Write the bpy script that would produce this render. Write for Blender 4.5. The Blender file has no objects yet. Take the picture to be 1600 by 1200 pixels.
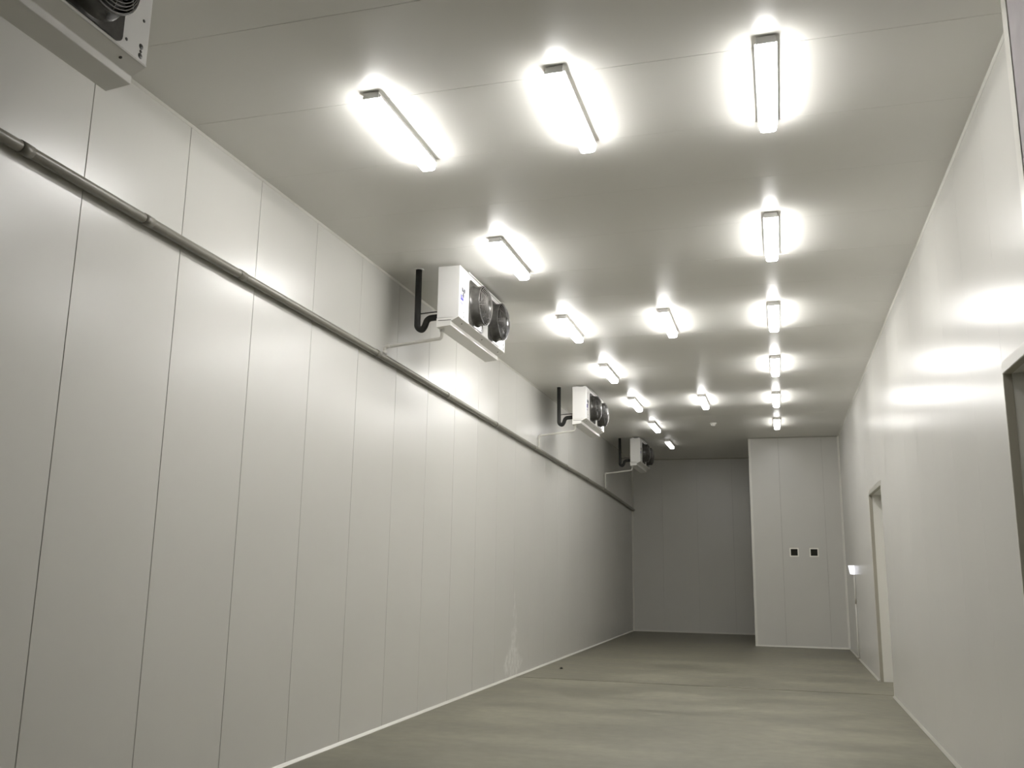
import bpy, bmesh, math, random
from mathutils import Vector, Matrix
random.seed(7)
SC = bpy.context.scene
COL = SC.collection

# ------------------------------------------------------------------ camera, world, exposure
CAM_Z = 1.9295
cd = bpy.data.cameras.new('camera'); cam = bpy.data.objects.new('camera', cd); COL.objects.link(cam)
cd.sensor_width = 36.0; cd.lens = 1417.614 / 1600 * 36.0; cd.clip_start = 0.05; cd.clip_end = 200
_r = Vector((0.960165, 0.279022, 0.01517)); _u = Vector((0.041624, -0.196498, 0.97962)); _f = Vector((-0.276316, 0.939966, 0.200285))
M = Matrix(((_r.x, _u.x, -_f.x, 0), (_r.y, _u.y, -_f.y, 0), (_r.z, _u.z, -_f.z, CAM_Z), (0, 0, 0, 1)))
cam.matrix_world = M
SC.camera = cam
w = bpy.data.worlds.new('world'); SC.world = w; w.use_nodes = True
w.node_tree.nodes['Background'].inputs[0].default_value = (0.9, 0.95, 1, 1)
w.node_tree.nodes['Background'].inputs[1].default_value = 0.0
SC.view_settings.view_transform = 'Standard'
SC.view_settings.look = 'None'
SC.view_settings.gamma = 1.0
SC.view_settings.use_curve_mapping = False
SC.view_settings.exposure = 0.0
SC.cycles.diffuse_bounces = 7
SC.cycles.glossy_bounces = 5
SC.cycles.max_bounces = 12

LAMP = 39.5                       # emission of a full-strength lamp lens
LAMP_TINT = (1.0, 0.982, 0.96)

# ------------------------------------------------------------------ room numbers (metres)
XL, XR = -4.78, 1.676
H = 5.6834
Y0, D1, D2, XP = -9.0, 30.97, 26.35, -0.743
JL = 5.075                       # a panel joint on the left wall / ceiling
PW = 1.15

# ------------------------------------------------------------------ materials
def mat(name, color, rough=0.5, metal=0.0, spec=0.5, emit=None, emit_s=0.0, noise=None, bump=0.0, bump_scale=200, rough_var=0.0):
    m = bpy.data.materials.new(name); m.use_nodes = True
    nt = m.node_tree; b = nt.nodes['Principled BSDF']
    b.inputs['Base Color'].default_value = (*color, 1)
    b.inputs['Roughness'].default_value = rough
    b.inputs['Metallic'].default_value = metal
    b.inputs['Specular IOR Level'].default_value = spec
    if emit:
        b.inputs['Emission Color'].default_value = (*emit, 1)
        b.inputs['Emission Strength'].default_value = emit_s
    if noise or bump or rough_var:
        g = nt.nodes.new('ShaderNodeNewGeometry')
        n = nt.nodes.new('ShaderNodeTexNoise'); n.inputs['Scale'].default_value = noise[0] if noise else 3.0
        n.inputs['Detail'].default_value = 5
        nt.links.new(g.outputs['Position'], n.inputs['Vector'])
        if noise:
            r = nt.nodes.new('ShaderNodeValToRGB')
            a = noise[1]
            r.color_ramp.elements[0].position = 0.3; r.color_ramp.elements[1].position = 0.7
            r.color_ramp.elements[0].color = (*[c * (1 - a) for c in color], 1)
            r.color_ramp.elements[1].color = (*[min(1, c * (1 + a)) for c in color], 1)
            nt.links.new(n.outputs['Fac'], r.inputs[0]); nt.links.new(r.outputs[0], b.inputs['Base Color'])
        if rough_var:
            mr = nt.nodes.new('ShaderNodeMapRange')
            mr.inputs[1].default_value = 0.3; mr.inputs[2].default_value = 0.7
            mr.inputs[3].default_value = rough - rough_var; mr.inputs[4].default_value = rough + rough_var
            nt.links.new(n.outputs['Fac'], mr.inputs[0]); nt.links.new(mr.outputs[0], b.inputs['Roughness'])
        if bump:
            n2 = nt.nodes.new('ShaderNodeTexNoise'); n2.inputs['Scale'].default_value = bump_scale
            n2.inputs['Detail'].default_value = 3
            nt.links.new(g.outputs['Position'], n2.inputs['Vector'])
            bp = nt.nodes.new('ShaderNodeBump'); bp.inputs['Strength'].default_value = bump
            bp.inputs['Distance'].default_value = 0.002
            nt.links.new(n2.outputs['Fac'], bp.inputs['Height']); nt.links.new(bp.outputs[0], b.inputs['Normal'])
    return m

WALLC = (0.60, 0.592, 0.557)
M_ceil = mat('ceiling_sheet', (0.76, 0.75, 0.71), 0.35, 0, 0.6, noise=(0.8, 0.015))
M_wallr = mat('wall_sheet_right', WALLC, 0.24, 0, 0.22, noise=(0.8, 0.015))
M_wall = mat('wall_sheet_plain', WALLC, 0.28, 0, 0.8, noise=(0.8, 0.015))
M_back = mat('joint_backing', (0.06, 0.048, 0.035), 0.8)
M_trim = mat('trim_metal', (0.74, 0.73, 0.68), 0.25, 0.0, 0.6)
M_alum = mat('trim_aluminium', (0.80, 0.79, 0.74), 0.25, 0.85)
M_coil = mat('coil_fins', (0.10, 0.10, 0.095), 0.5, 0.3)
M_trimd = mat('trim_metal_dull', (0.42, 0.41, 0.365), 0.35, 0.0, 0.5)
M_alu = mat('door_seal_strip', (0.38, 0.36, 0.30), 0.45)
M_jamb = mat('door_lining', (0.76, 0.75, 0.70), 0.4)
M_case = mat('white_powder_coat', (0.78, 0.775, 0.755), 0.35, noise=(2.0, 0.02))
M_tray = mat('drip_tray_coat', (0.82, 0.81, 0.78), 0.2, noise=(2.0, 0.02))
M_dark = mat('dark_fan_plastic', (0.055, 0.053, 0.048), 0.27, noise=(14.0, 0.25))
M_guard = mat('fan_guard_wire', (0.11, 0.105, 0.095), 0.4)
M_blade = mat('fan_blade', (0.035, 0.035, 0.033), 0.4)
M_screw = mat('screw_head', (0.06, 0.06, 0.055), 0.5)
M_rubber = mat('black_pipe_insulation', (0.012, 0.012, 0.010), 0.65, noise=(20, 0.3))
M_copper = mat('dark_thin_tube', (0.03, 0.026, 0.022), 0.4)
M_seal = mat('white_sealant', (0.78, 0.77, 0.72), 0.6)
M_pvc = mat('grey_pvc_pipe', (0.21, 0.20, 0.17), 0.3, noise=(5, 0.06))
M_pvc2 = mat('pale_pvc_pipe', (0.62, 0.61, 0.56), 0.35, noise=(5, 0.05))
M_house = mat('lamp_housing', (0.82, 0.81, 0.79), 0.5)
M_blue = mat('label_blue', (0.02, 0.02, 0.24), 0.6)
M_grey = mat('label_grey', (0.06, 0.06, 0.07), 0.6)
M_tab = mat('pale_grey_tab', (0.62, 0.61, 0.60), 0.45)
M_hole = mat('dark_vent_inside', (0.018, 0.017, 0.010), 0.8)
M_vent = mat('vent_frame_white', (0.90, 0.89, 0.82), 0.35)
M_pier = mat('grey_lilac_sheet', (0.47, 0.44, 0.46), 0.22, noise=(3, 0.06), rough_var=0.05)
M_black = mat('black_gasket', (0.012, 0.006, 0.006), 0.6)
M_joint = mat('floor_joint_filler', (0.17, 0.16, 0.12), 0.7)
M_scrap = mat('dark_scrap', (0.02, 0.018, 0.015), 0.7)
M_leaf = mat('door_leaf_sheet', (0.55, 0.54, 0.49), 0.35)

def lens_mat(name, s, tint=LAMP_TINT):
    return mat(name, (0.8, 0.8, 0.78), 0.4, emit=tint, emit_s=s)
M_sign = lens_mat('emergency_lens', 1.15, (0.86, 0.87, 1.0))
M_domeg = mat('sensor_plastic', (0.75, 0.74, 0.70), 0.25)

def math_node(nt, op, a, b=None, clamp=False):
    n = nt.nodes.new('ShaderNodeMath'); n.operation = op; n.use_clamp = clamp
    for i, v in enumerate((a, b)):
        if v is None: continue
        if isinstance(v, (int, float)): n.inputs[i].default_value = v
        else: nt.links.new(v, n.inputs[i])
    return n.outputs[0]

# left wall sheet: same coat, with one dried white run-off stain low on the wall
M_walll = mat('wall_sheet_left', WALLC, 0.28, 0, 0.65, noise=(0.8, 0.015))
nt = M_walll.node_tree; b = nt.nodes['Principled BSDF']
src = b.inputs['Base Color'].links[0].from_socket
g = nt.nodes.new('ShaderNodeNewGeometry'); sx = nt.nodes.new('ShaderNodeSeparateXYZ'); nt.links.new(g.outputs['Position'], sx.inputs[0])
nz = nt.nodes.new('ShaderNodeTexNoise'); nz.inputs['Scale'].default_value = 3.5; nz.inputs['Detail'].default_value = 6
nt.links.new(g.outputs['Position'], nz.inputs['Vector'])
wob = math_node(nt, 'MULTIPLY', math_node(nt, 'SUBTRACT', nz.outputs['Fac'], 0.5), 0.75)
z = sx.outputs['Z']
# half-width as function of height: wide at 0.1-0.3 m, thin streak to 1.6 m
cr = nt.nodes.new('ShaderNodeFloatCurve')
cv = cr.mapping.curves[0]
for i, (px, py) in enumerate([(0.0, 0.12), (0.06, 0.50), (0.14, 0.62), (0.22, 0.42), (0.35, 0.26), (0.48, 0.13), (0.60, 0.12), (0.72, 0.10), (0.85, 0.0), (1.0, 0.0)]):
    if i < 2: cv.points[i].location = (px, py) if i == 0 else (px, py)
    else: cv.points.new(px, py)
cr.mapping.update()
nt.links.new(math_node(nt, 'DIVIDE', z, 2.0, True), cr.inputs['Value'])
yy = math_node(nt, 'ABSOLUTE', math_node(nt, 'ADD', math_node(nt, 'SUBTRACT', sx.outputs['Y'], 16.62), wob))
m1 = math_node(nt, 'MULTIPLY', math_node(nt, 'SUBTRACT', cr.outputs['Value'], yy), 5.0, True)
nz2 = nt.nodes.new('ShaderNodeTexNoise'); nz2.inputs['Scale'].default_value = 9; nz2.inputs['Detail'].default_value = 6
nt.links.new(g.outputs['Position'], nz2.inputs['Vector'])
m2 = math_node(nt, 'MULTIPLY', m1, math_node(nt, 'MULTIPLY', math_node(nt, 'SUBTRACT', nz2.outputs['Fac'], 0.30), 2.6, True), True)
m3 = math_node(nt, 'MULTIPLY', m2, 0.65)
mx = nt.nodes.new('ShaderNodeMixRGB'); nt.links.new(m3, mx.inputs[0]); nt.links.new(src, mx.inputs[1]); mx.inputs[2].default_value = (0.93, 0.925, 0.90, 1)
nt.links.new(mx.outputs[0], b.inputs['Base Color'])

# floor: trowelled concrete with cross-wise smears and stains
M_floor = mat('trowelled_concrete', (0.40, 0.375, 0.30), 0.5, 0, 0.45)
nt = M_floor.node_tree; b = nt.nodes['Principled BSDF']
g = nt.nodes.new('ShaderNodeNewGeometry')
mp = nt.nodes.new('ShaderNodeMapping'); mp.inputs['Scale'].default_value = (0.5, 1.0, 1); mp.inputs['Rotation'].default_value = (0, 0, 0.12)
nt.links.new(g.outputs['Position'], mp.inputs[0])
na = nt.nodes.new('ShaderNodeTexNoise'); na.inputs['Scale'].default_value = 1.1; na.inputs['Detail'].default_value = 8; na.inputs['Roughness'].default_value = 0.62
nt.links.new(mp.outputs[0], na.inputs['Vector'])
nb = nt.nodes.new('ShaderNodeTexNoise'); nb.inputs['Scale'].default_value = 6; nb.inputs['Detail'].default_value = 8
nt.links.new(g.outputs['Position'], nb.inputs['Vector'])
ra = nt.nodes.new('ShaderNodeValToRGB'); e = ra.color_ramp.elements
e[0].position = 0.33; e[0].color = (0.140, 0.133, 0.102, 1); e[1].position = 0.64; e[1].color = (0.235, 0.224, 0.175, 1)
k = ra.color_ramp.elements.new(0.47); k.color = (0.18, 0.171, 0.133, 1)
nt.links.new(na.outputs['Fac'], ra.inputs[0])
rb = nt.nodes.new('ShaderNodeValToRGB'); rb.color_ramp.elements[0].position = 0.25; rb.color_ramp.elements[0].color = (0.88, 0.88, 0.87, 1)
rb.color_ramp.elements[1].position = 0.75; rb.color_ramp.elements[1].color = (1.08, 1.08, 1.06, 1)
nt.links.new(nb.outputs['Fac'], rb.inputs[0])
ml = nt.nodes.new('ShaderNodeMixRGB'); ml.blend_type = 'MULTIPLY'; ml.inputs[0].default_value = 1
nt.links.new(ra.outputs[0], ml.inputs[1]); nt.links.new(rb.outputs[0], ml.inputs[2])
# damp stain along the cross joint (world y 16.2-16.7)
sx = nt.nodes.new('ShaderNodeSeparateXYZ'); nt.links.new(g.outputs['Position'], sx.inputs[0])
d = math_node(nt, 'SUBTRACT', 1.0, math_node(nt, 'DIVIDE', math_node(nt, 'ABSOLUTE', math_node(nt, 'SUBTRACT', sx.outputs['Y'], 16.35)), 0.65), True)
d2 = math_node(nt, 'SUBTRACT', 1.0, math_node(nt, 'DIVIDE', math_node(nt, 'ABSOLUTE', math_node(nt, 'SUBTRACT', sx.outputs['X'], -0.7)), 1.5), True)
dd = math_node(nt, 'MULTIPLY', math_node(nt, 'MULTIPLY', d, d2), math_node(nt, 'MULTIPLY', na.outputs['Fac'], 1.0), True)
ms = nt.nodes.new('ShaderNodeMixRGB'); nt.links.new(dd, ms.inputs[0]); nt.links.new(ml.outputs[0], ms.inputs[1]); ms.inputs[2].default_value = (0.085, 0.082, 0.063, 1)
nt.links.new(ms.outputs[0], b.inputs['Base Color'])
rr = nt.nodes.new('ShaderNodeMapRange'); rr.inputs[1].default_value = 0.3; rr.inputs[2].default_value = 0.7; rr.inputs[3].default_value = 0.42; rr.inputs[4].default_value = 0.58
nt.links.new(na.outputs['Fac'], rr.inputs[0]); nt.links.new(rr.outputs[0], b.inputs['Roughness'])
bp = nt.nodes.new('ShaderNodeBump'); bp.inputs['Strength'].default_value = 0.08; bp.inputs['Distance'].default_value = 0.004
nt.links.new(nb.outputs['Fac'], bp.inputs['Height']); nt.links.new(bp.outputs[0], b.inputs['Normal'])

# ------------------------------------------------------------------ mesh helpers
def add_box(bm, x0, x1, y0, y1, z0, z1):
    v = [bm.verts.new(p) for p in ((x0, y0, z0), (x1, y0, z0), (x1, y1, z0), (x0, y1, z0), (x0, y0, z1), (x1, y0, z1), (x1, y1, z1), (x0, y1, z1))]
    for f in ((0, 3, 2, 1), (4, 5, 6, 7), (0, 1, 5, 4), (1, 2, 6, 5), (2, 3, 7, 6), (3, 0, 4, 7)):
        bm.faces.new([v[i] for i in f])

def box_bm(*boxes, bevel=0.0, seg=2):
    bm = bmesh.new()
    for bx in boxes: add_box(bm, *bx)
    if bevel: bmesh.ops.bevel(bm, geom=bm.edges[:], offset=bevel, segments=seg, affect='EDGES', profile=0.5)
    return bm

def add_prism(bm, prof, axis, a, b):
    """closed profile (2D points) swept along an axis from a to b"""
    def P(p, t):
        return {'x': (t, p[0], p[1]), 'y': (p[0], t, p[1]), 'z': (p[0], p[1], t)}[axis]
    A = [bm.verts.new(P(p, a)) for p in prof]; B = [bm.verts.new(P(p, b)) for p in prof]
    n = len(prof)
    for i in range(n): bm.faces.new((A[i], A[(i + 1) % n], B[(i + 1) % n], B[i]))
    bm.faces.new(A[::-1]); bm.faces.new(B)

def prism_bm(prof, axis, a, b, bevel=0.0):
    bm = bmesh.new(); add_prism(bm, prof, axis, a, b)
    bmesh.ops.recalc_face_normals(bm, faces=bm.faces[:])
    if bevel: bmesh.ops.bevel(bm, geom=bm.edges[:], offset=bevel, segments=2, affect='EDGES')
    return bm

def fillet(pts, rad, n=6):
    pts = [Vector(p) for p in pts]; out = [pts[0]]
    for i in range(1, len(pts) - 1):
        a, b, c = pts[i - 1], pts[i], pts[i + 1]
        r_ = rad[i - 1] if isinstance(rad, (list, tuple)) else rad
        d1 = (a - b); d2 = (c - b); r_ = min(r_, d1.length * 0.48, d2.length * 0.48)
        p, q = b + d1.normalized() * r_, b + d2.normalized() * r_
        for k in range(n + 1):
            t = k / n
            out.append(p * (1 - t) ** 2 + b * 2 * t * (1 - t) + q * t * t)
    out.append(pts[-1]); return out

def add_tube(bm, pts, r, n=12, closed=False, caps=True):
    pts = [Vector(p) for p in pts]; N = len(pts); rings = []
    nrm = None
    for i in range(N):
        if closed: t = (pts[(i + 1) % N] - pts[i - 1]).normalized()
        else: t = (pts[min(i + 1, N - 1)] - pts[max(i - 1, 0)]).normalized()
        if nrm is None:
            ref = Vector((0, 0, 1)) if abs(t.z) < 0.9 else Vector((1, 0, 0))
            nrm = (ref - t * ref.dot(t)).normalized()
        else: nrm = (nrm - t * nrm.dot(t)).normalized()
        bi = t.cross(nrm)
        rings.append([bm.verts.new(pts[i] + (nrm * math.cos(2 * math.pi * k / n) + bi * math.sin(2 * math.pi * k / n)) * r) for k in range(n)])
    for i in range(N if closed else N - 1):
        A, B = rings[i], rings[(i + 1) % N]
        for k in range(n):
            f = bm.faces.new((A[k], A[(k + 1) % n], B[(k + 1) % n], B[k])); f.smooth = True
    if not closed and caps:
        bm.faces.new(rings[0][::-1]); bm.faces.new(rings[-1])

def tube_bm(pts, r, n=12, closed=False):
    bm = bmesh.new(); add_tube(bm, pts, r, n, closed); return bm

def add_lathe(bm, prof, n=28, origin=(0, 0, 0), axis='z'):
    """prof: (radius, height) pairs; closed on the axis when radius is 0"""
    o = Vector(origin); rings = []
    def P(r_, h, a):
        c, s = r_ * math.cos(a), r_ * math.sin(a)
        return o + Vector({'z': (c, s, h), 'x': (h, c, s), 'y': (s, h, c)}[axis])
    for r_, h in prof:
        if r_ < 1e-6: rings.append([bm.verts.new(P(0, h, 0))])
        else: rings.append([bm.verts.new(P(r_, h, 2 * math.pi * k / n)) for k in range(n)])
    for A, B in zip(rings[:-1], rings[1:]):
        for k in range(n):
            k2 = (k + 1) % n
            if len(A) == 1 and len(B) == 1: continue
            if len(A) == 1: f = bm.faces.new((A[0], B[k2], B[k]))
            elif len(B) == 1: f = bm.faces.new((A[k], A[k2], B[0]))
            else: f = bm.faces.new((A[k], A[k2], B[k2], B[k]))
            f.smooth = True

def lathe_bm(prof, n=28, origin=(0, 0, 0), axis='z'):
    bm = bmesh.new(); add_lathe(bm, prof, n, origin, axis)
    bmesh.ops.recalc_face_normals(bm, faces=bm.faces[:]); return bm

def obj(name, bm, m, parent=None, loc=None):
    me = bpy.data.meshes.new(name); bm.to_mesh(me); bm.free()
    if m is not None: me.materials.append(m)
    o = bpy.data.objects.new(name, me); COL.objects.link(o)
    if parent is not None: o.parent = parent
    if loc is not None: o.location = loc
    return o

def link_copy(src, name, parent, loc):
    o = src.copy(); o.name = name; COL.objects.link(o); o.parent = parent; o.location = loc; return o

def struct(name, bm, m, label=None):
    o = obj(name, bm, m); o['kind'] = 'structure'
    if label: o['label'] = label
    return o

def thing(name, label, cat, loc=(0, 0, 0), group=None):
    o = bpy.data.objects.new(name, None); COL.objects.link(o); o.location = loc
    o.empty_display_size = 0.1
    o['label'] = label; o['category'] = cat
    if group: o['group'] = group
    return o

def tag(o, label, cat, group=None):
    o['label'] = label; o['category'] = cat
    if group: o['group'] = group
    return o

def copy_tree(o, parent=None):
    c = o.copy(); COL.objects.link(c)
    if parent is not None: c.parent = parent
    for ch in list(o.children): copy_tree(ch, c)
    return c

# ------------------------------------------------------------------ room shell
TH = 0.08
def sheet_bm(sx, sy, sz, bev=0.004):
    return box_bm((0, sx, 0, sy, 0, sz), bevel=bev, seg=1)

floor = struct('floor', box_bm((XL - 0.3, XR + 1.2, Y0 - 0.3, D1 + 0.3, -0.22, -0.06)), M_back, 'grey trowelled concrete floor')
obj('floor_slab', box_bm((XL - 0.1, XR + 0.9, Y0 - 0.1, 16.715, -0.06, 0.0)), M_floor, floor)
obj('floor_slab', box_bm((XL - 0.1, XR + 0.9, 16.755, D1 + 0.1, -0.06, 0.0)), M_floor, floor)
obj('joint_filler', box_bm((XL - 0.1, XR + 0.9, 16.715, 16.755, -0.06, -0.004)), M_joint, floor)

GL = 0.007
ks = range(math.floor((Y0 - JL) / PW), math.ceil((D1 - JL) / PW))
# left wall
wl = struct('wall_left', box_bm((XL - 0.25, XL - 0.02, Y0 - 0.3, D1 + 0.3, 0, H + 0.2)), M_back, 'long pale metal sandwich panel wall on the left')
first = None
for k_ in ks:
    y = JL + k_ * PW
    if first is None:
        first = obj('wall_panel', sheet_bm(0.03, PW - GL, H + 0.04, 0.0015), M_walll, wl, (XL - 0.03, y + GL / 2, 0)); continue
    p = link_copy(first, 'wall_panel', wl, (XL - 0.03, y + GL / 2, 0))
# ceiling
ce = struct('ceiling', box_bm((XL - 0.3, XR + 0.3, Y0 - 0.3, D1 + 0.3, H + 0.03, H + 0.25)), M_back, 'pale sheet metal panel ceiling')
first = None
for k_ in ks:
    y = JL + k_ * PW; tilt = random.uniform(-1, 1) * 0.0006
    if first is None: p = first = obj('ceiling_panel', sheet_bm(XR - XL + 0.1, PW - 0.003, 0.03, 0.001), M_ceil, ce, (XL - 0.05, y + 0.0015, H))
    else: p = link_copy(first, 'ceiling_panel', ce, (XL - 0.05, y + 0.0015, H))
    p.rotation_euler.x = tilt
# far wall
wf = struct('wall_far', box_bm((XL - 0.2, XP + 0.3, D1 + 0.02, D1 + 0.25, 0, H + 0.2)), M_back, 'dim far end wall of the cold room')
xs = [XL, -3.75, -2.6, -1.45, XP + 0.1]
for a, b_ in zip(xs[:-1], xs[1:]):
    obj('wall_panel', sheet_bm(b_ - a - 0.003, 0.03, H, 0.001), M_wall, wf, (a + 0.0015, D1, 0))
# boxed-out block at the far right
wb = struct('wall_block', box_bm((XP + 0.03, XR + 0.2, D2 + 0.03, D1 + 0.2, 0, H + 0.2)), M_back, 'boxed-out panel wall in the far right corner')
VENTS = [0.363, 0.879]; VZ = 2.507; VH = 0.092
xs = [XP, 0.06, 1.21, XR + 0.02]
for a, b_ in zip(xs[:-1], xs[1:]):
    if a < 0.1 < b_:
        pass
    vs = [v for v in VENTS if a < v < b_]
    x0, x1 = a + 0.0015, b_ - 0.0015
    if not vs: bm = box_bm((x0, x1, D2, D2 + 0.03, 0, H), bevel=0.002, seg=1)
    else:
        cuts = [x0]
        bx = [(x0, x1, D2, D2 + 0.03, 0, VZ - VH), (x0, x1, D2, D2 + 0.03, VZ + VH, H)]
        cx = x0
        for v in vs:
            bx.append((cx, v - VH, D2, D2 + 0.03, VZ - VH, VZ + VH)); cx = v + VH
        bx.append((cx, x1, D2, D2 + 0.03, VZ - VH, VZ + VH))
        bm = box_bm(*bx); bmesh.ops.remove_doubles(bm, verts=bm.verts[:], dist=1e-5)
    obj('wall_panel', bm, M_wall, wb)
for a in (D2, D2 + 1.15, D2 + 2.3, D2 + 3.45):
    obj('wall_panel', box_bm((XP, XP + 0.03, a + 0.003, min(a + 1.147, D1), 0, H), bevel=0.002, seg=1), M_wall, wb)
# back wall, behind the camera
wk = struct('wall_back', box_bm((XL - 0.2, XR + 0.2, Y0 - 0.25, Y0 - 0.02, 0, H + 0.2)), M_back, 'panel wall behind the viewer')
for i in range(6):
    a = XL + i * PW
    obj('wall_panel', sheet_bm(min(PW, XR + 0.02 - a) - 0.006, 0.03, H), M_wall, wk, (a + 0.003, Y0 - 0.03, 0))

# right wall with two door openings
DOORS = [(16.52, 18.74, 3.43), (5.10, 7.49, 3.44)]
RT = 0.55                        # depth of the reveals
rb = []
ysorted = sorted(DOORS)
cy = Y0 - 0.3
for (a, b_, hh) in ysorted:
    rb.append((XR + 0.03, XR + 0.30, cy, a - 0.02, 0, H + 0.2)); rb.append((XR + 0.03, XR + 0.30, a - 0.02, b_ + 0.02, hh + 0.02, H + 0.2)); cy = b_ + 0.02
rb.append((XR + 0.03, XR + 0.30, cy, D1 + 0.3, 0, H + 0.2))
wr = struct('wall_right', box_bm(*rb), M_back, 'glossy pale panel wall on the right with two doorways')
JR = 7.49 - 0.0
edges = [JR + PW * i for i in range(-15, 21)]
for a, b_ in zip(edges[:-1], edges[1:]):
    a_, e_ = a + 0.0015, b_ - 0.0015
    segs = [(a_, e_, 0)]
    for (d0, d1, hh) in DOORS:
        ns = []
        for (s0, s1, zb) in segs:
            if s1 <= d0 or s0 >= d1: ns.append((s0, s1, zb)); continue
            if s0 < d0: ns.append((s0, d0, zb))
            ns.append((max(s0, d0), min(s1, d1), hh))
            if s1 > d1: ns.append((d1, s1, zb))
        segs = ns
    segs = [s for s in segs if s[1] - s[0] > 0.01 and s[0] < D2]
    if not segs: continue
    bm = box_bm(*[(XR, XR + 0.03, s0, s1, zb, H) for s0, s1, zb in segs])
    bmesh.ops.remove_doubles(bm, verts=bm.verts[:], dist=1e-5)
    obj('wall_panel', bm, M_wallr, wr)

# doorways: reveal lining, seal strip, face trim, door leaf at the back
for i, (a, b_, hh) in enumerate(DOORS):
    d_ = struct('door_%d' % (i + 1), box_bm((XR + RT, XR + RT + 0.06, a - 0.05, b_ + 0.05, 0, hh + 0.05), bevel=0.004), M_leaf,
                'tall open doorway with deep lining, ' + ('far along the right wall' if i == 0 else 'cut off by the right edge'))
    S = 0.06
    ex0, ex1 = XR + 0.001, XR + S
    obj('seal_strip', box_bm((ex0, ex1, b_ - 0.004, b_ + 0.02, 0, hh), bevel=0.001, seg=1), M_alu, d_)
    obj('seal_strip', box_bm((ex0, ex1, a - 0.02, a + 0.004, 0, hh), bevel=0.001, seg=1), M_alu, d_)
    obj('seal_strip', box_bm((ex0, ex1, a, b_, hh - 0.004, hh + 0.02), bevel=0.001, seg=1), M_alu, d_)
    obj('jamb_lining', box_bm((ex1, XR + RT, b_, b_ + 0.02, 0, hh)), M_jamb, d_)
    obj('jamb_lining', box_bm((ex1, XR + RT, a - 0.02, a, 0, hh)), M_jamb, d_)
    obj('head_lining', box_bm((ex1, XR + RT, a, b_, hh, hh + 0.02)), M_wall, d_)
    obj('face_trim', box_bm((XR - 0.003, XR, a - 0.08, b_ + 0.012, hh, hh + 0.085), bevel=0.0012, seg=1), M_trimd, d_)
    obj('edge_trim', box_bm((XR - 0.003, XR, b_, b_ + 0.02, 0, hh), bevel=0.0012, seg=1), M_trim, d_)
    obj('edge_trim', box_bm((XR - 0.003, XR, a - 0.02, a, 0, hh), bevel=0.0012, seg=1), M_trim, d_)

# pier with a trimmed corner close on the right
PX = 1.54
pr = struct('wall_pier', box_bm((PX + 0.006, XR + 0.02, 4.9, 5.885, 0, H)), M_black, 'narrow wall pier at the upper right edge with white corner trim')
obj('pier_sheet', box_bm((PX, PX + 0.006, 4.9, 5.872, 0, H), bevel=0.001, seg=1), M_pier, pr)
obj('corner_trim', prism_bm([(PX - 0.004, 5.885), (PX - 0.004, 5.995), (XR, 5.995), (XR, 5.985), (PX + 0.006, 5.985), (PX + 0.006, 5.885)], 'z', 0, H, 0.001), M_trim, pr)

# trims and coves
def cove(name, pieces, m):
    o = struct(name, pieces, m); return o
c = 0.030
cove('trim_1', prism_bm([(XL, H), (XL + 0.018, H), (XL + 0.018, H - 0.003), (XL + 0.003, H - 0.018), (XL, H - 0.018)], 'y', Y0, D1), M_trim)
cove('trim_2', prism_bm([(XR, H), (XR, H - 0.018), (XR - 0.003, H - 0.018), (XR - 0.018, H - 0.003), (XR - 0.018, H)], 'y', 5.995, D2), M_trim)
cove('baseboard_left', prism_bm([(XL, 0), (XL + c, 0), (XL + c, 0.006), (XL + 0.006, c), (XL, c)], 'y', Y0, D1), M_trim)
def right_cove(y0, y1): return prism_bm([(XR, 0), (XR, c), (XR - 0.006, c), (XR - c, 0.006), (XR - c, 0)], 'y', y0, y1)
cove('baseboard_right', right_cove(7.52, 16.49), M_trimd)
cove('baseboard_corner', right_cove(18.78, D2), M_trimd)
cove('baseboard_far', prism_bm([(D1, 0), (D1 - 0.03, 0), (D1 - 0.03, 0.005), (D1 - 0.005, 0.035), (D1, 0.035)], 'x', XL, XP), M_trim)
cove('baseboard_block', prism_bm([(D2, 0), (D2 - 0.03, 0), (D2 - 0.03, 0.005), (D2 - 0.005, 0.035), (D2, 0.035)], 'x', XP, XR), M_trim)
cove('trim_3', prism_bm([(D1, H), (D1, H - 0.03), (D1 - 0.004, H - 0.03), (D1 - 0.03, H)], 'x', XL, XP), M_trimd)
cove('trim_4', prism_bm([(D2, H), (D2, H - 0.03), (D2 - 0.004, H - 0.03), (D2 - 0.03, H)], 'x', XP, XR), M_trimd)
cove('trim_5', prism_bm([(XP - 0.006, D2 - 0.006), (XP + 0.06, D2 - 0.006), (XP + 0.06, D2), (XP, D2), (XP, D2 + 0.06), (XP - 0.006, D2 + 0.06)], 'z', 0, H, 0.001), M_trim)
cove('trim_6', prism_bm([(XR, D2), (XR - 0.05, D2), (XR - 0.05, D2 - 0.004), (XR - 0.004, D2 - 0.05), (XR, D2 - 0.05)], 'z', 0, H), M_trim)
cove('trim_7', prism_bm([(XL, D1), (XL, D1 - 0.05), (XL + 0.004, D1 - 0.05), (XL + 0.05, D1 - 0.004), (XL + 0.05, D1)], 'z', 0, H), M_trim)

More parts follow.
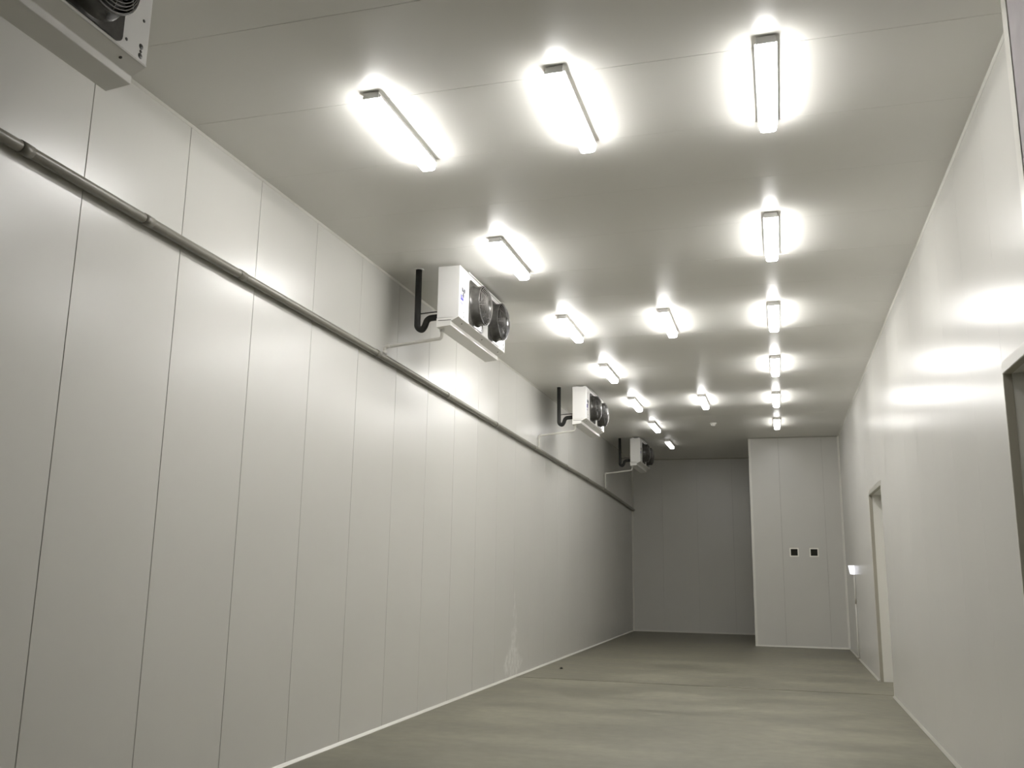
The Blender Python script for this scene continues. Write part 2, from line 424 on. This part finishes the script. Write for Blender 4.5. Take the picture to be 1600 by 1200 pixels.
# ------------------------------------------------------------------ ceiling lamps
LL = 1.27
def lamp(name_label, x, y, s, group):
    t = thing('ceiling_lamp', name_label, 'lamp', (x, y, H), group)
    return t
hw = 0.072
prof = [(-0.062, -0.048), (-0.067, -0.056), (-0.067, -0.096), (-0.060, -0.110), (-0.042, -0.117), (0.042, -0.117), (0.060, -0.110), (0.067, -0.096), (0.067, -0.056), (0.062, -0.048)]
hp = [(-0.060, 0.0), (-0.064, -0.018), (-0.080, -0.038), (-0.080, -0.052), (0.080, -0.052), (0.080, -0.038), (0.064, -0.018), (0.060, 0.0)]
ref_parts = None
ROWS = ['first', 'second', 'third', 'fourth', 'fifth', 'sixth', 'seventh']
LN0, LSP = 6.10, 3.358
STR = [1.2, 1.35, 1.5, 1.45, 1.15, 0.52, 0.07]
lens_mats = [lens_mat('lamp_lens_%d' % i, LAMP * s) for i, s in enumerate(STR)]
cols = [('left', -3.01, [0, 1, 2, 3, 4, 5, 6]), ('middle', -1.495, [0, 2, 4]), ('right', 0.05, [0, 1, 2, 3, 4, 5])]
for cname, x, rows in cols:
    for j, rix in enumerate(rows):
        y = LN0 + LSP * rix
        lab = 'lit white batten lamp on the ceiling, %s from the viewer in the %s row' % (ROWS[j], cname)
        if j == len(rows) - 1: lab = 'lit white batten lamp on the ceiling, farthest of the %s row' % cname
        if j == 0: lab = 'lit white batten lamp on the ceiling, nearest of the %s row' % cname
        t = thing('ceiling_lamp', lab, 'lamp', (x, y, H), 'batten lamps on the ceiling')
        if ref_parts is None:
            A = obj('lamp_housing', prism_bm(hp, 'y', 0, LL, 0.002), M_house, t)
            B = obj('end_cap', box_bm((-0.068, 0.068, -0.012, 0.0, -0.062, -0.004), bevel=0.004), M_house, t)
            B2 = obj('end_cap', box_bm((-0.068, 0.068, LL, LL + 0.012, -0.062, -0.004), bevel=0.004), M_house, t)
            Lm = prism_bm(prof, 'y', 0.004, LL - 0.004, 0.003)
            ref = obj('lamp_lens', Lm, None, t); ref.data.materials.append(lens_mats[rix])
            ref_parts = [A, B, B2, ref]
        else:
            for q in ref_parts[:3]: link_copy(q, q.name.split('.')[0], t, q.location)
            n_ = link_copy(ref, 'lamp_lens', t, (0, 0, 0))
            n_.material_slots[0].link = 'OBJECT'; n_.material_slots[0].material = lens_mats[rix]

# small round detector on the ceiling, in line with the middle row
t = thing('ceiling_sensor', 'small unlit round fitting on the ceiling beyond the last lamp of the middle row', 'sensor', (-1.515, 23.5, H))
obj('sensor_base', lathe_bm([(0.0, 0.0), (0.085, 0.0), (0.085, -0.025), (0.07, -0.03), (0.0, -0.03)], 24), M_domeg, t)
obj('sensor_dome', lathe_bm([(0.062, -0.028), (0.058, -0.055), (0.04, -0.078), (0.0, -0.088)], 24), M_domeg, t)

# ------------------------------------------------------------------ unit coolers
UL, UF, UB = 1.97, 0.145, -0.145          # length; local x of front and back
Z0, Z1 = 4.975, 5.645                      # bottom and top of the casing
def make_cooler():
    t = thing('unit_cooler', '', 'cooler', (0, 0, 0), 'twin-fan coolers along the left wall')
    obj('casing', box_bm((UB, UF, 0, UL, Z0, Z1), bevel=0.006), M_case, t)
    obj('coil_back', box_bm((UB - 0.012, UB + 0.002, 0.06, UL - 0.06, Z0 + 0.03, Z1 - 0.03)), M_coil, t)
    obj('top_flange', box_bm((UF - 0.004, UF + 0.02, 0.30, 1.80, Z1 - 0.012, Z1 + 0.004), bevel=0.002, seg=1), M_case, t)
    for y in (0.18, UL - 0.18):
        for xb in (-0.085, 0.075):
            obj('hanging_bracket', box_bm((xb - 0.025, xb + 0.025, y - 0.03, y + 0.03, Z1 - 0.004, H)), M_case, t)
    # drip tray
    tp = [(UF + 0.002, Z0 + 0.014), (UF + 0.002, Z0 + 0.006), (UF - 0.105, Z0 - 0.046), (UF - 0.105, Z0 - 0.098), (UB - 0.002, Z0 - 0.118), (UB - 0.002, Z0 + 0.0), (UB + 0.004, Z0 - 0.004), (UF - 0.1, Z0 - 0.004)]
    obj('drip_tray', prism_bm(tp, 'y', -0.004, UL + 0.004, 0.002), M_tray, t)
    obj('tray_seam', box_bm((UB + 0.02, UF - 0.10, -0.006, 0.0, Z0 - 0.036, Z0 - 0.029)), M_screw, t)
    obj('drain_spigot', tube_bm([(UB + 0.03, 0.12, Z0 - 0.10), (UB + 0.03, 0.12, Z0 - 0.145)], 0.028, 14), M_pvc2, t)
    # near-side front strip: tab, emblem and blue label
    obj('front_tab', box_bm((UF - 0.002, UF + 0.004, 0.05, 0.17, 5.39, 5.54), bevel=0.001, seg=1), M_tab, t)
    bm = bmesh.new()
    cy_, cz_ = 0.145, 5.335
    for k in range(3):
        a = math.radians(-90 + 120 * k)
        L = 0.085
        pts = [(0.006, -0.014), (0.05, -0.034), (L, 0.0), (0.05, 0.034), (0.006, 0.014)]
        vs = []
        for (p, q) in pts:
            yy_ = cy_ + p * math.cos(a) - q * math.sin(a); zz_ = cz_ + p * math.sin(a) + q * math.cos(a)
            vs.append((yy_, zz_))
        add_prism(bm, vs, 'x', UF - 0.001, UF + 0.0025)
    bmesh.ops.recalc_face_normals(bm, faces=bm.faces[:])
    obj('emblem', bm, M_grey, t)
    lb = obj('blue_label', box_bm((UF - 0.001, UF + 0.0022, 0.04, 0.15, 5.215, 5.282)), M_blue, t)
    for (ya, yb_, za, zb) in ((0.055, 0.135, 5.262, 5.267), (0.06, 0.13, 5.244, 5.248)):
        obj('label_stripe', box_bm((UF + 0.002, UF + 0.003, ya, yb_, za, zb)), M_tab, lb)
    for (ya, yb_, za, zb) in ((0.055, 0.075, 5.172, 5.186), (0.085, 0.10, 5.168, 5.182), (0.108, 0.125, 5.165, 5.178)):
        obj('blue_mark', box_bm((UF - 0.001, UF + 0.0022, ya, yb_, za, zb)), M_blue, t)
    scr = lathe_bm([(0.0, 0.004), (0.010, 0.003), (0.011, 0.0)], 10, (0, 0, 0), 'x')
    s0 = obj('screw', scr, M_screw, t, (UF, 0.175, 5.078))
    for (y, z_) in ((0.178, 5.02), (UL - 0.062, 5.26), (UL - 0.194, 5.055), (UL - 0.063, 5.049), (UL - 0.062, 5.50)):
        link_copy(s0, 'screw', t, (UF, y, z_))
    big = obj('knockout_hole', lathe_bm([(0.0, 0.003), (0.017, 0.0025), (0.019, 0.0)], 14, (0, 0, 0), 'x'), M_screw, t, (UF, UL - 0.063, 5.082))
    link_copy(big, 'knockout_hole', t, (UF, UL - 0.063, 5.019))
    for y in (UL - 0.17, UL - 0.9, 0.25):
        s_ = link_copy(s0, 'screw', t, (UF - 0.050, y, Z0 - 0.0205)); s_.rotation_euler = (0, 1.1, 0)
    # two fans
    for c0 in (0.355, 1.165):
        cyf, czf, hs = c0 + 0.285, 5.29, 0.283
        n = 5; rr_ = 0.05; pr_ = []
        for (sy, sz, a0) in ((1, 1, 0), (-1, 1, 90), (-1, -1, 180), (1, -1, 270)):
            for k in range(n + 1):
                a = math.radians(a0 + 90 * k / n)
                pr_.append((cyf + sy * (hs - rr_) + rr_ * math.cos(a), czf + sz * (hs - rr_ + (0.014 if sz < 0 else 0.0)) + rr_ * math.sin(a)))
        pl = obj('fan_plate', prism_bm(pr_, 'x', UF - 0.001, UF + 0.012), M_dark, t)
        o_ = (UF, cyf, czf)
        obj('fan_shroud', lathe_bm([(0.278, 0.011), (0.268, 0.022), (0.258, 0.05), (0.255, 0.105), (0.262, 0.128), (0.256, 0.134), (0.246, 0.128), (0.238, 0.10), (0.238, 0.012)], 40, o_, 'x'), M_dark, pl)
        # wire guard: rings, spokes
        bm = bmesh.new()
        for q in range(11):
            f_ = (q + 1) / 11; R_ = 0.055 + 0.195 * f_
            hx = 0.185 - 0.055 * max(0, (R_ - 0.11) / 0.14) ** 2
            add_tube(bm, [(UF + hx, cyf + R_ * math.cos(2 * math.pi * k / 32), czf + R_ * math.sin(2 * math.pi * k / 32)) for k in range(32)], 0.0042, 5, True)
        for k in range(8):
            a = 2 * math.pi * k / 8 + 0.2
            add_tube(bm, [(UF + 0.185 - 0.055 * max(0, (R_ - 0.11) / 0.14) ** 2 - 0.006, cyf + R_ * math.cos(a), czf + R_ * math.sin(a)) for R_ in (0.05, 0.11, 0.16, 0.20, 0.235, 0.252)], 0.006, 5)
        obj('fan_guard', bm, M_guard, pl)
        obj('fan_motor', lathe_bm([(0.0, 0.192), (0.055, 0.190), (0.068, 0.18), (0.070, 0.06), (0.06, 0.02), (0.0, 0.02)], 24, o_, 'x'), M_dark, pl)
        bm = bmesh.new()
        for k in range(5):
            a0 = 2 * math.pi * k / 5
            gr = []
            for i_ in range(5):
                R_ = 0.06 + 0.17 * i_ / 4; row = []
                for j_ in range(5):
                    u_ = j_ / 4 - 0.5; a = a0 + u_ * (0.95 - 0.1 * i_ / 4) + 0.25 * i_ / 4
                    row.append((UF + 0.075 + u_ * 0.055, cyf + R_ * math.cos(a), czf + R_ * math.sin(a)))
                gr.append(row)
            top = [[bm.verts.new(p) for p in row] for row in gr]
            bot = [[bm.verts.new((p[0] - 0.004, p[1], p[2])) for p in row] for row in gr]
            for i_ in range(4):
                for j_ in range(4):
                    for G, fl in ((top, 1), (bot, -1)):
                        f = (G[i_][j_], G[i_ + 1][j_], G[i_ + 1][j_ + 1], G[i_][j_ + 1]); bm.faces.new(f[::fl]).smooth = True
            rim = [(i_, 0) for i_ in range(5)] + [(4, j_) for j_ in range(1, 5)] + [(i_, 4) for i_ in (3, 2, 1, 0)] + [(0, j_) for j_ in (3, 2, 1)]
            for q in range(len(rim)):
                a_, b2 = rim[q], rim[(q + 1) % len(rim)]
                bm.faces.new((top[a_[0]][a_[1]], top[b2[0]][b2[1]], bot[b2[0]][b2[1]], bot[a_[0]][a_[1]]))
        bmesh.ops.recalc_face_normals(bm, faces=bm.faces[:])
        obj('fan_blades', bm, M_blade, pl)
    obj('hanging_rod', tube_bm([(UF - 0.03, 1.06, Z1 - 0.01), (UF - 0.03, 1.06, H)], 0.006, 8), M_case, t)
    return t

XU = -3.835
UY = [2.345, 10.18, 17.97, 25.55]
ULAB = ['white twin-fan cooler at the top left corner, cut off by the frame',
        'white twin-fan cooler with a blue label, second from the viewer under the ceiling',
        'white twin-fan cooler, third from the viewer along the left wall',
        'small-looking white twin-fan cooler farthest away, before the dim end wall']
proto = make_cooler()
for i, y in enumerate(UY):
    o = proto if i == 0 else copy_tree(proto)
    o.location = (XU, y, 0); o['label'] = ULAB[i]
for o in list(bpy.data.objects):
    if o.name.startswith('fan_plate') or o.name.startswith('casing'): pass

# suction pipes: black, insulated, out of the ceiling into the back of each cooler
PLAB = ['black insulated pipe with a U bend behind the cooler at the top left corner',
        'black insulated pipe with a U bend beside the cooler with the blue label',
        'black insulated pipe with a U bend beside the third cooler',
        'black insulated pipe with a U bend beside the farthest cooler']
pp = None
for i, y in enumerate(UY):
    if pp is None:
        t = thing('refrigerant_pipe', '', 'pipe', (XU, y, 0), 'black pipes behind the coolers')
        path = fillet([(-0.465, 0.14, H), (-0.46, 0.14, 4.91), (-0.395, 0.14, 4.87), (-0.36, 0.14, 4.915), (-0.325, 0.14, 5.02), (-0.159, 0.14, 5.03)], [0.07, 0.05, 0.04, 0.06], 7)
        obj('insulated_pipe', tube_bm(path, 0.040, 16), M_rubber, t)
        obj('liquid_line', tube_bm([(-0.45, 0.15, 5.09), (-0.30, 0.15, 5.10), (-0.159, 0.15, 5.105)], 0.008, 8), M_copper, t)
        obj('sealant_collar', lathe_bm([(0.041, 0.0), (0.041, -0.012), (0.058, -0.008), (0.066, 0.0)], 20, (-0.465, 0.14, H)), M_seal, t)
        pp = t
    else: t = copy_tree(pp); t.location = (XU, y, 0)
    t['label'] = PLAB[i]

# ------------------------------------------------------------------ drain main along the left wall and its branches
main_pts = [(4.4, 2.695), (5.02, 2.685), (6.2, 2.662), (7.3, 2.648), (10.35, 2.609), (18.27, 2.431), (25.88, 2.255), (30.95, 2.045)]
XM = XL + 0.060
def main_z(y):
    P_ = [(-9.0, 2.86)] + main_pts
    for (a, za), (b2, zb) in zip(P_[:-1], P_[1:]):
        if a <= y <= b2: return CAM_Z + za + (zb - za) * (y - a) / (b2 - a)
    return CAM_Z + P_[-1][1]
t = thing('drain_pipe', 'long grey drain pipe sloping along the left wall under the coolers', 'pipe', (XM, 0, 0))
ys_ = [Y0 + 0.02 + (30.95 - Y0) * i / 50 for i in range(51)]
obj('main_pipe', tube_bm([(0, y, main_z(y)) for y in ys_], 0.041, 18), M_pvc, t)
for y in (2.6, 4.47, 5.71, 7.05, 10.08, 12.6, 15.1, 17.75, 20.6, 23.1, 25.4, 28.2):
    dz = main_z(y + 0.05) - main_z(y)
    obj('pipe_coupling', tube_bm([(0, y - 0.05, main_z(y) - dz), (0, y + 0.05, main_z(y) + dz)], 0.0455, 18), M_pvc, t)
for y in (3.4, 6.2, 8.5, 11.5, 14, 16.5, 19.5, 22, 24.5, 27):
    obj('pipe_clip', box_bm((-0.058, -0.02, y - 0.015, y + 0.015, main_z(y) - 0.02, main_z(y) + 0.02)), M_trimd, t)
DLAB = ['thin pale drain branch from the cooler at the top left corner', 'thin pale drain branch below the cooler with the blue label',
        'thin pale drain branch below the third cooler', 'thin pale drain branch below the farthest cooler']
for i, y in enumerate(UY):
    yb = y + 0.12
    t = thing('drain_branch', DLAB[i], 'pipe', (XL, yb, 0), 'drain branches of the coolers')
    xs_ = XU + UB + 0.03 - XL; xw = 0.062; zt = Z0 - 0.145; zm = main_z(yb)
    zw = min(max(4.66, zm + 0.135), zt - 0.09)
    obj('branch_pipe', tube_bm(fillet([(xs_, 0, zt), (xs_, 0, zt - 0.085), (xw, 0, zw), (xw, 0, zm + 0.048)], 0.05, 5), 0.020, 12), M_pvc2, t)
    obj('elbow', tube_bm(fillet([(xw + 0.07, 0, zw + 0.012), (xw, 0, zw), (xw, 0, zw - min(0.07, zw - zm - 0.052))], 0.05, 5), 0.0255, 12), M_pvc2, t)
    obj('saddle', tube_bm([(xw, 0, zm + 0.044), (xw, 0, zm + 0.085)], 0.029, 12), M_pvc2, t)

# ------------------------------------------------------------------ vents on the boxed-out wall
for i, v in enumerate(VENTS):
    t = thing('wall_vent', ('left' if i == 0 else 'right') + ' of the two square dark vents on the boxed-out wall', 'vent', (v, D2, VZ), 'square vents on the far block')
    f_ = 0.032; a = VH - 0.004
    bm = box_bm((-a - f_, a + f_, -0.012, 0.0, a, a + f_), (-a - f_, a + f_, -0.012, 0.0, -a - f_, -a), (-a - f_, -a, -0.012, 0.0, -a, a), (a, a + f_, -0.012, 0.0, -a, a))
    obj('vent_frame', bm, M_vent, t)
    bm = box_bm((-a, a, 0.022, 0.026, -a, a), (-a - 0.002, -a, 0, 0.026, -a, a), (a, a + 0.002, 0, 0.026, -a, a), (-a, a, 0, 0.026, -a - 0.002, -a), (-a, a, 0, 0.026, a, a + 0.002))
    obj('vent_duct', bm, M_hole, t)

# ------------------------------------------------------------------ emergency light and its conduit
t = thing('emergency_light', 'small glowing bluish white light box on the right wall near the far corner', 'lamp', (XR, 23.3, 0))
obj('light_housing', prism_bm([(0, 2.150), (-0.155, 2.150), (-0.150, 2.138), (-0.115, 1.938), (0, 1.925)], 'y', 0.0, 0.06, 0.003), M_house, t)
obj('light_lens', prism_bm([(-0.008, 2.140), (-0.146, 2.136), (-0.112, 1.946), (-0.008, 1.936)], 'y', -0.02, 0.0, 0.003), M_sign, t)
t = thing('cable_conduit', 'slim pale conduit running down the right wall below the emergency light', 'conduit', (XR, 23.33, 0))
obj('conduit_tube', tube_bm([(-0.022, 0, 1.925), (-0.022, 0, 1.36)], 0.016, 10), M_trim, t)
obj('conduit_tube', tube_bm([(-0.022, 0, 1.27), (-0.022, 0, 0.03)], 0.016, 10), M_trim, t)
obj('conduit_coupling', tube_bm([(-0.022, 0, 1.37), (-0.022, 0, 1.26)], 0.020, 10), M_alu, t)
obj('conduit_foot', box_bm((-0.06, 0, -0.03, 0.03, 0.0, 0.05), bevel=0.004), M_alu, t)

# ------------------------------------------------------------------ small scrap on the floor
bm = bmesh.new(); bmesh.ops.create_icosphere(bm, subdivisions=1, radius=0.03)
for v in bm.verts: v.co = Vector((v.co.x * random.uniform(.8, 1.3), v.co.y * random.uniform(.8, 1.3), max(v.co.z, -0.012) * 0.8 + 0.0096))
tag(obj('floor_scrap', bm, M_scrap, None, (-4.30, 18.45, 0.0)), 'tiny dark scrap lying on the floor near the left wall', 'debris')
